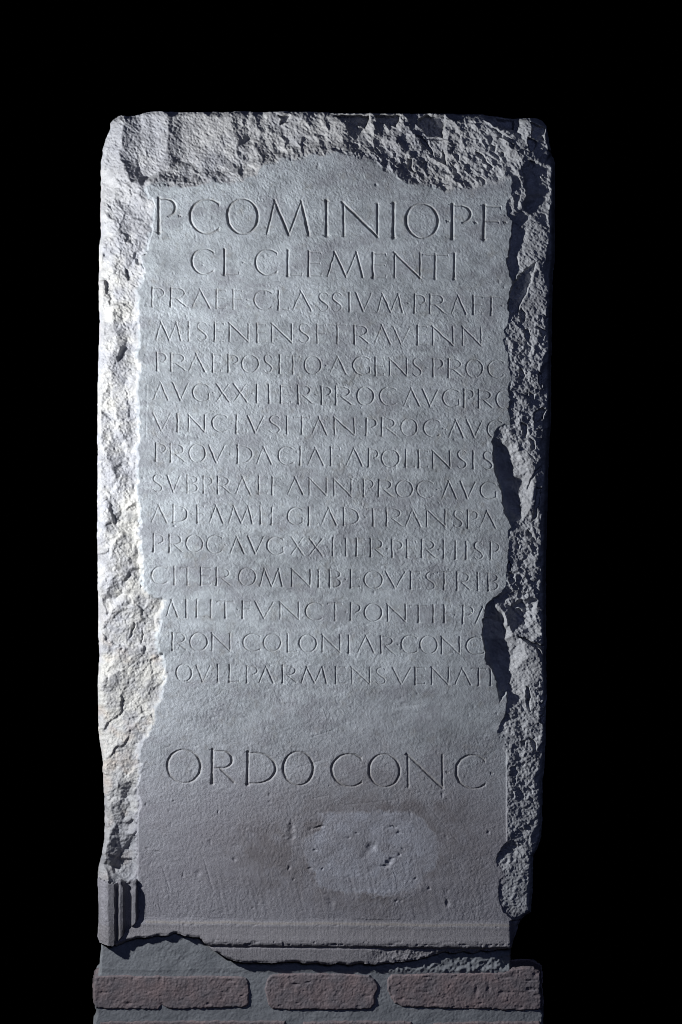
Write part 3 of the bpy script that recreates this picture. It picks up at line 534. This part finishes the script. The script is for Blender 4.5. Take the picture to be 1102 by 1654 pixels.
tc_ = smooth(0, 7, d_pan + 3 * n2 + 2 * n4) * (~mould_b & ~mit)
C = C * (1 - tc_[..., None]) + Cb * tc_[..., None]
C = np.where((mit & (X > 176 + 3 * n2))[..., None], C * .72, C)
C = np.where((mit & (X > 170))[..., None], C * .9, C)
C = np.clip(C, 0.02, 0.8)

# ---------------------------------------------------------------- materials
def stone_material(name, rough=0.75, bump=0.35, scale=900.0, base=None, speck=0.12):
    m = bpy.data.materials.new(name); m.use_nodes = True; nt = m.node_tree; N = nt.nodes; L = nt.links
    b = N['Principled BSDF']; b.inputs['Roughness'].default_value = rough; b.inputs['Specular IOR Level'].default_value = 0.35
    tc = N.new('ShaderNodeTexCoord')
    n = N.new('ShaderNodeTexNoise'); n.inputs['Scale'].default_value = scale; n.inputs['Detail'].default_value = 4; n.inputs['Roughness'].default_value = .65
    L.new(tc.outputs['Object'], n.inputs['Vector'])
    if base is None:
        at = N.new('ShaderNodeAttribute'); at.attribute_name = 'stone'; src = at.outputs['Color']
    else:
        n2 = N.new('ShaderNodeTexNoise'); n2.inputs['Scale'].default_value = 28; n2.inputs['Detail'].default_value = 6; L.new(tc.outputs['Object'], n2.inputs['Vector'])
        r = N.new('ShaderNodeValToRGB'); L.new(n2.outputs['Fac'], r.inputs['Fac'])
        r.color_ramp.elements[0].position = .32; r.color_ramp.elements[0].color = (*base[0], 1)
        r.color_ramp.elements[1].position = .68; r.color_ramp.elements[1].color = (*base[1], 1); src = r.outputs['Color']
    mp = N.new('ShaderNodeMapRange'); mp.inputs['From Min'].default_value = .3; mp.inputs['From Max'].default_value = .7
    mp.inputs['To Min'].default_value = 1 - speck; mp.inputs['To Max'].default_value = 1 + speck
    L.new(n.outputs['Fac'], mp.inputs['Value'])
    mx = N.new('ShaderNodeVectorMath'); mx.operation = 'SCALE'; L.new(src, mx.inputs[0]); L.new(mp.outputs['Result'], mx.inputs['Scale'])
    L.new(mx.outputs['Vector'], b.inputs['Base Color'])
    bp = N.new('ShaderNodeBump'); bp.inputs['Strength'].default_value = bump; bp.inputs['Distance'].default_value = 0.0006
    L.new(n.outputs['Fac'], bp.inputs['Height']); L.new(bp.outputs['Normal'], b.inputs['Normal'])
    return m
M_face = stone_material('weathered_marble', .62, 1.0, 640, speck=.32)
M_break = stone_material('broken_marble', .66, 1.0, 560, speck=.24)
M_brick = stone_material('old_brick', .9, .7, 420, ((.175, .162, .178), (.262, .202, .206)), .26)
M_mortar = stone_material('grey_mortar', .92, .6, 600, ((.205, .218, .238), (.275, .290, .312)), .16)

# ---------------------------------------------------------------- cutting the surface into parts
def grad_normals(Hf, dx, dy):
    gx = np.gradient(Hf, dx, axis=1); gy = np.gradient(Hf, dy, axis=0)
    n = np.stack([-gx, -np.ones_like(gx), gy], -1)                       # x right, y away from viewer, z up
    return n / np.linalg.norm(n, axis=-1, keepdims=True)
def cut(name, cells, J0, I0, Xa, Ya, Ha, Na, Ca, mat, parent):
    """cells: boolean mask of grid cells; makes one mesh object from them"""
    j, i = np.nonzero(cells)
    if len(j) == 0: return None
    j = j + J0; i = i + I0; nx = Xa.shape[1]
    q = np.stack([j * nx + i, (j + 1) * nx + i, (j + 1) * nx + i + 1, j * nx + i + 1], 1)
    u, inv = np.unique(q.ravel(), return_inverse=True)
    x = Xa.ravel()[u]; y = Ya.ravel()[u]; h = Ha.ravel()[u]
    co = np.stack([(x - CX) * S, -h * S, (CY - y) * S], 1).astype(np.float32)
    me = bpy.data.meshes.new(name)
    me.vertices.add(len(u)); me.vertices.foreach_set('co', co.ravel())
    me.loops.add(q.size); me.loops.foreach_set('vertex_index', inv.ravel().astype(np.int32))
    me.polygons.add(len(q)); me.polygons.foreach_set('loop_start', np.arange(0, q.size, 4, dtype=np.int32))
    me.update(calc_edges=True)
    me.polygons.foreach_set('use_smooth', np.ones(len(q), bool))
    if Ca is not None:
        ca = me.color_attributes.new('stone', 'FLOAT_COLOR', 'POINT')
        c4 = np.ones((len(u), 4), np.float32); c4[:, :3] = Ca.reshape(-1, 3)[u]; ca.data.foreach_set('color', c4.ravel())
    me.normals_split_custom_set_from_vertices(Na.reshape(-1, 3)[u].tolist())
    me.materials.append(mat)
    o = bpy.data.objects.new(name, me); col.objects.link(o); o.parent = parent
    return o

NRM = grad_normals(H_, DX, DY)
slab = bpy.data.objects.new('inscribed_stone', None); col.objects.link(slab)
slab['label'] = 'tall grey marble slab with carved Latin inscription and broken edges, standing on the bricks'
slab['category'] = 'inscription'; slab['kind'] = 'thing'
cellk = KEEP[:-1, :-1] & KEEP[1:, :-1] & KEEP[:-1, 1:] & KEEP[1:, 1:]
def cc(a): return (a[:-1, :-1] + a[1:, :-1] + a[:-1, 1:] + a[1:, 1:]) / 4
own = owner[:-1, :-1]
c_mb = (cc(tb) > -3) & (cc(X) > 186) & (cc(d_pan) < 14) & cellk
c_ml = (cc(mit.astype(float)) > .5) & cellk
c_mb &= ~c_ml
c_let = (own > 0) & cellk & ~c_mb
c_br = (cc(d_pan) > 0) & cellk & ~c_mb & ~c_ml
c_pt = (cc(rad) < .985) & cellk
c_pan = cellk & ~c_mb & ~c_ml & ~c_br & ~c_let & ~c_pt
A = (X, Y, H_, NRM, C)
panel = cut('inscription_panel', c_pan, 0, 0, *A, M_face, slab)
cut('pale_patch', c_pt, 0, 0, *A, M_face, panel)
cut('broken_edge', c_br, 0, 0, *A, M_break, slab)
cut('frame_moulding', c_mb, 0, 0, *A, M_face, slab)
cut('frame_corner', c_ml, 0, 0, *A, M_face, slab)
for k, (c, j0, j1, i0, i1) in enumerate(letters, 1):
    sub = (own[j0:j1, i0:i1] == k) & c_let[j0:j1, i0:i1] & ~c_br[j0:j1, i0:i1]
    o = cut('letter' if c != '.' else 'interpunct', sub, j0, i0, *A, M_face, panel)
# back of the slab: a closed slab body behind the worked front
import bmesh
bm = bmesh.new(); ring = []
B = []
for k, (x, y) in enumerate(OUTLINE[::2]):
    v = np.array([x, y]) - cxy; L_ = np.linalg.norm(v); B.append((x - v[0] / L_ * 5, y - v[1] / L_ * 5))
f_ = [bm.verts.new(W(x, y, -120)) for x, y in B]; b_ = [bm.verts.new(W(x, y, -190)) for x, y in B]
bm.faces.new(b_)
for k in range(len(B)): bm.faces.new((f_[k], f_[(k + 1) % len(B)], b_[(k + 1) % len(B)], b_[k]))
bmesh.ops.recalc_face_normals(bm, faces=bm.faces)
me = bpy.data.meshes.new('slab_back'); bm.to_mesh(me); bm.free()
M_back = stone_material('slab_back_marble', .8, .5, 500, ((.28, .28, .29), (.34, .34, .35)))
me.materials.append(M_back); o = bpy.data.objects.new('slab_back', me); col.objects.link(o); o.parent = slab

# ---------------------------------------------------------------- brickwork below
pier = bpy.data.objects.new('brick_footing', None); col.objects.link(pier)
pier['label'] = 'dark red bricks and grey mortar underneath the marble slab'; pier['category'] = 'brickwork'; pier['kind'] = 'thing'
def relief(name, poly, htop, step, mat, seed, wallstep=16, rnd=3.0, amp=1.0, extra=None, lim=-100):
    P = np.array(poly, float); x0, y0 = P.min(0) - 8; x1, y1 = P.max(0) + 8
    a = np.arange(x0, x1, step, dtype=np.float32); b = np.arange(y0, y1, step, dtype=np.float32)
    XX, YY = np.meshgrid(a, b)
    wa = 1.3 * vnoise(XX, YY, 8, seed=seed) + .8 * vnoise(XX, YY, 3.5, seed=seed + 1)
    wb = 1.3 * vnoise(XX, YY, 8, seed=seed + 2) + .8 * vnoise(XX, YY, 3.5, seed=seed + 3)
    sd = poly_sd(XX + wa * .7 * min(amp, 1), YY + wb * .7 * min(amp, 1), P)
    h = htop - rnd * smooth(rnd * 1.4, 0, -sd) ** 2 + amp * (0.5 * vnoise(XX, YY, 22, seed=seed + 4) + 0.30 * vnoise(XX, YY, 7, seed=seed + 5) + .28 * vnoise(XX, YY, 2.6, seed=seed + 6) + .15 * vnoise(XX, YY, 14, seed=seed + 7) * vnoise(XX, YY, 3.4, seed=seed + 8) * 3)
    if extra is not None: h = h + extra(XX, YY)
    h = np.where(sd > 0, h - sd * wallstep, h); h = np.maximum(h, lim)
    keep = sd < 6.5; ck = keep[:-1, :-1] & keep[1:, :-1] & keep[:-1, 1:] & keep[1:, 1:]
    return cut(name, ck, 0, 0, XX, YY, h, grad_normals(h, step, step), None, mat, pier)
def mort(XX, YY):
    e = -.3 * np.exp(-((YY - 1573) / 3.5) ** 2) + 1.0 * np.exp(-((YY - 1568) / 5) ** 2) * smooth(300, 500, XX)
    e += smooth(560, 680, XX) * smooth(1532, 1545, YY) * smooth(1578, 1566, YY) * (1.6 * vnoise(XX, YY, 9, seed=210) + 1.2 * vnoise(XX, YY, 4, seed=211) + 1.5)
    e += 6 * smooth(400, 230, XX)
    e -= 6 * smooth(806, 822, XX) * smooth(1572, 1560, YY)
    e += .25 * np.exp(-((YY - 1566 - 2 * vnoise(XX, YY, 60, seed=212)) / 1.5) ** 2)
    return e
MORTAR = [(163,1500),(163,1535),(161,1550),(161,1572),(154,1580),(152,1600),(153,1628),(156,1640),(150,1660),(146,1690),(878,1690),(879,1640),(874,1632),(872,1590),(868,1572),(826,1571),(824,1500)]
relief('mortar', MORTAR, -8.5, 1.0, M_mortar, 200, amp=.8, extra=mort, lim=-110)
def dents_b(lst, seed):
    def f(XX, YY):
        e = 5 * smooth(400, 230, XX) - 0.8 * np.clip(vnoise(XX, YY, 11, 6, seed=seed) - .62, 0, 1) * 4 - 0.5 * np.clip(vnoise(XX, YY, 4, seed=seed + 1) - .6, 0, 1) * 3
        for (cx, cy, rx, ry, dp) in lst: e = e - dp * np.exp(-((XX - cx) / rx) ** 2 - ((YY - cy) / ry) ** 2)
        return e
    return f
BR = [
 ([(153,1579),(160,1576),(230,1576),(330,1577),(385,1578),(397,1580),(402,1588),(403,1608),(403,1624),(398,1629),(350,1630),(290,1632),(268,1630),(262,1626),(256,1632),(180,1631),(155,1630),(151,1622),(151,1595)], [(208,1621,5,2.5,2.5),(262,1622,4,4,1.5)], 300),
 ([(430,1585),(436,1577),(445,1574),(480,1573),(520,1573),(560,1574),(597,1576),(605,1583),(611,1592),(611,1600),(607,1608),(607,1622),(599,1632),(540,1633),(500,1632),(470,1634),(440,1632),(433,1625),(430,1612),(427,1598)], [(478,1591,6,1.6,2.5),(498,1588,5,1.4,2),(440,1578,8,3,-1)], 320),
 ([(626,1582),(633,1575),(700,1573),(760,1573),(812,1572),(820,1567),(836,1565),(852,1564),(866,1566),(873,1571),(875,1585),(874,1600),(876,1618),(877,1631),(862,1634),(820,1634),(785,1631),(760,1632),(700,1630),(650,1628),(637,1622),(630,1612),(625,1600)], [(770,1602,4,5,2.2),(790,1598,3,6,1.8),(632,1606,3,8,1.5),(857,1585,8,1.5,2),(858,1600,7,1.3,2),(866,1575,4,3,2)], 340),
 ([(160,1650),(300,1649),(400,1650),(460,1650),(462,1660),(462,1700),(158,1700)], [], 360),
 ([(489,1652),(560,1650),(665,1651),(669,1660),(669,1700),(488,1700)], [], 380),
 ([(700,1654),(760,1651),(872,1651),(876,1660),(876,1700),(699,1700)], [], 400),
]
for P, dl, sd_ in BR:
    relief('brick', P, -5.2, 1.0, M_brick, sd_, amp=1.15, extra=dents_b(dl, sd_ + 9), lim=-60, rnd=2.6)

# ---------------------------------------------------------------- black sheet added well behind, standing in for the blanked-out surroundings
bm = bmesh.new()
n = 60
rows = []
for j in range(2):
    rows.append([bm.verts.new((-4 + 8 * i / n, 3.0 + .06 * math.sin(i * 1.3) + .03 * math.sin(i * 3.1), -3 + 6 * j)) for i in range(n + 1)])
for i in range(n): bm.faces.new((rows[0][i], rows[0][i + 1], rows[1][i + 1], rows[1][i]))
me = bpy.data.meshes.new('backdrop'); bm.to_mesh(me); bm.free(); me.polygons.foreach_set('use_smooth', [True] * len(me.polygons))
mb = bpy.data.materials.new('plain_black'); mb.use_nodes = True
pb = mb.node_tree.nodes['Principled BSDF']; pb.inputs['Base Color'].default_value = (0.0, 0.0, 0.0, 1); pb.inputs['Specular IOR Level'].default_value = 0; pb.inputs['Roughness'].default_value = 1
me.materials.append(mb); o = bpy.data.objects.new('backdrop', me); col.objects.link(o); o['kind'] = 'structure'
print('letters', len(letters), 'grid', NX, NY, 'quads', int(cellk.sum()))
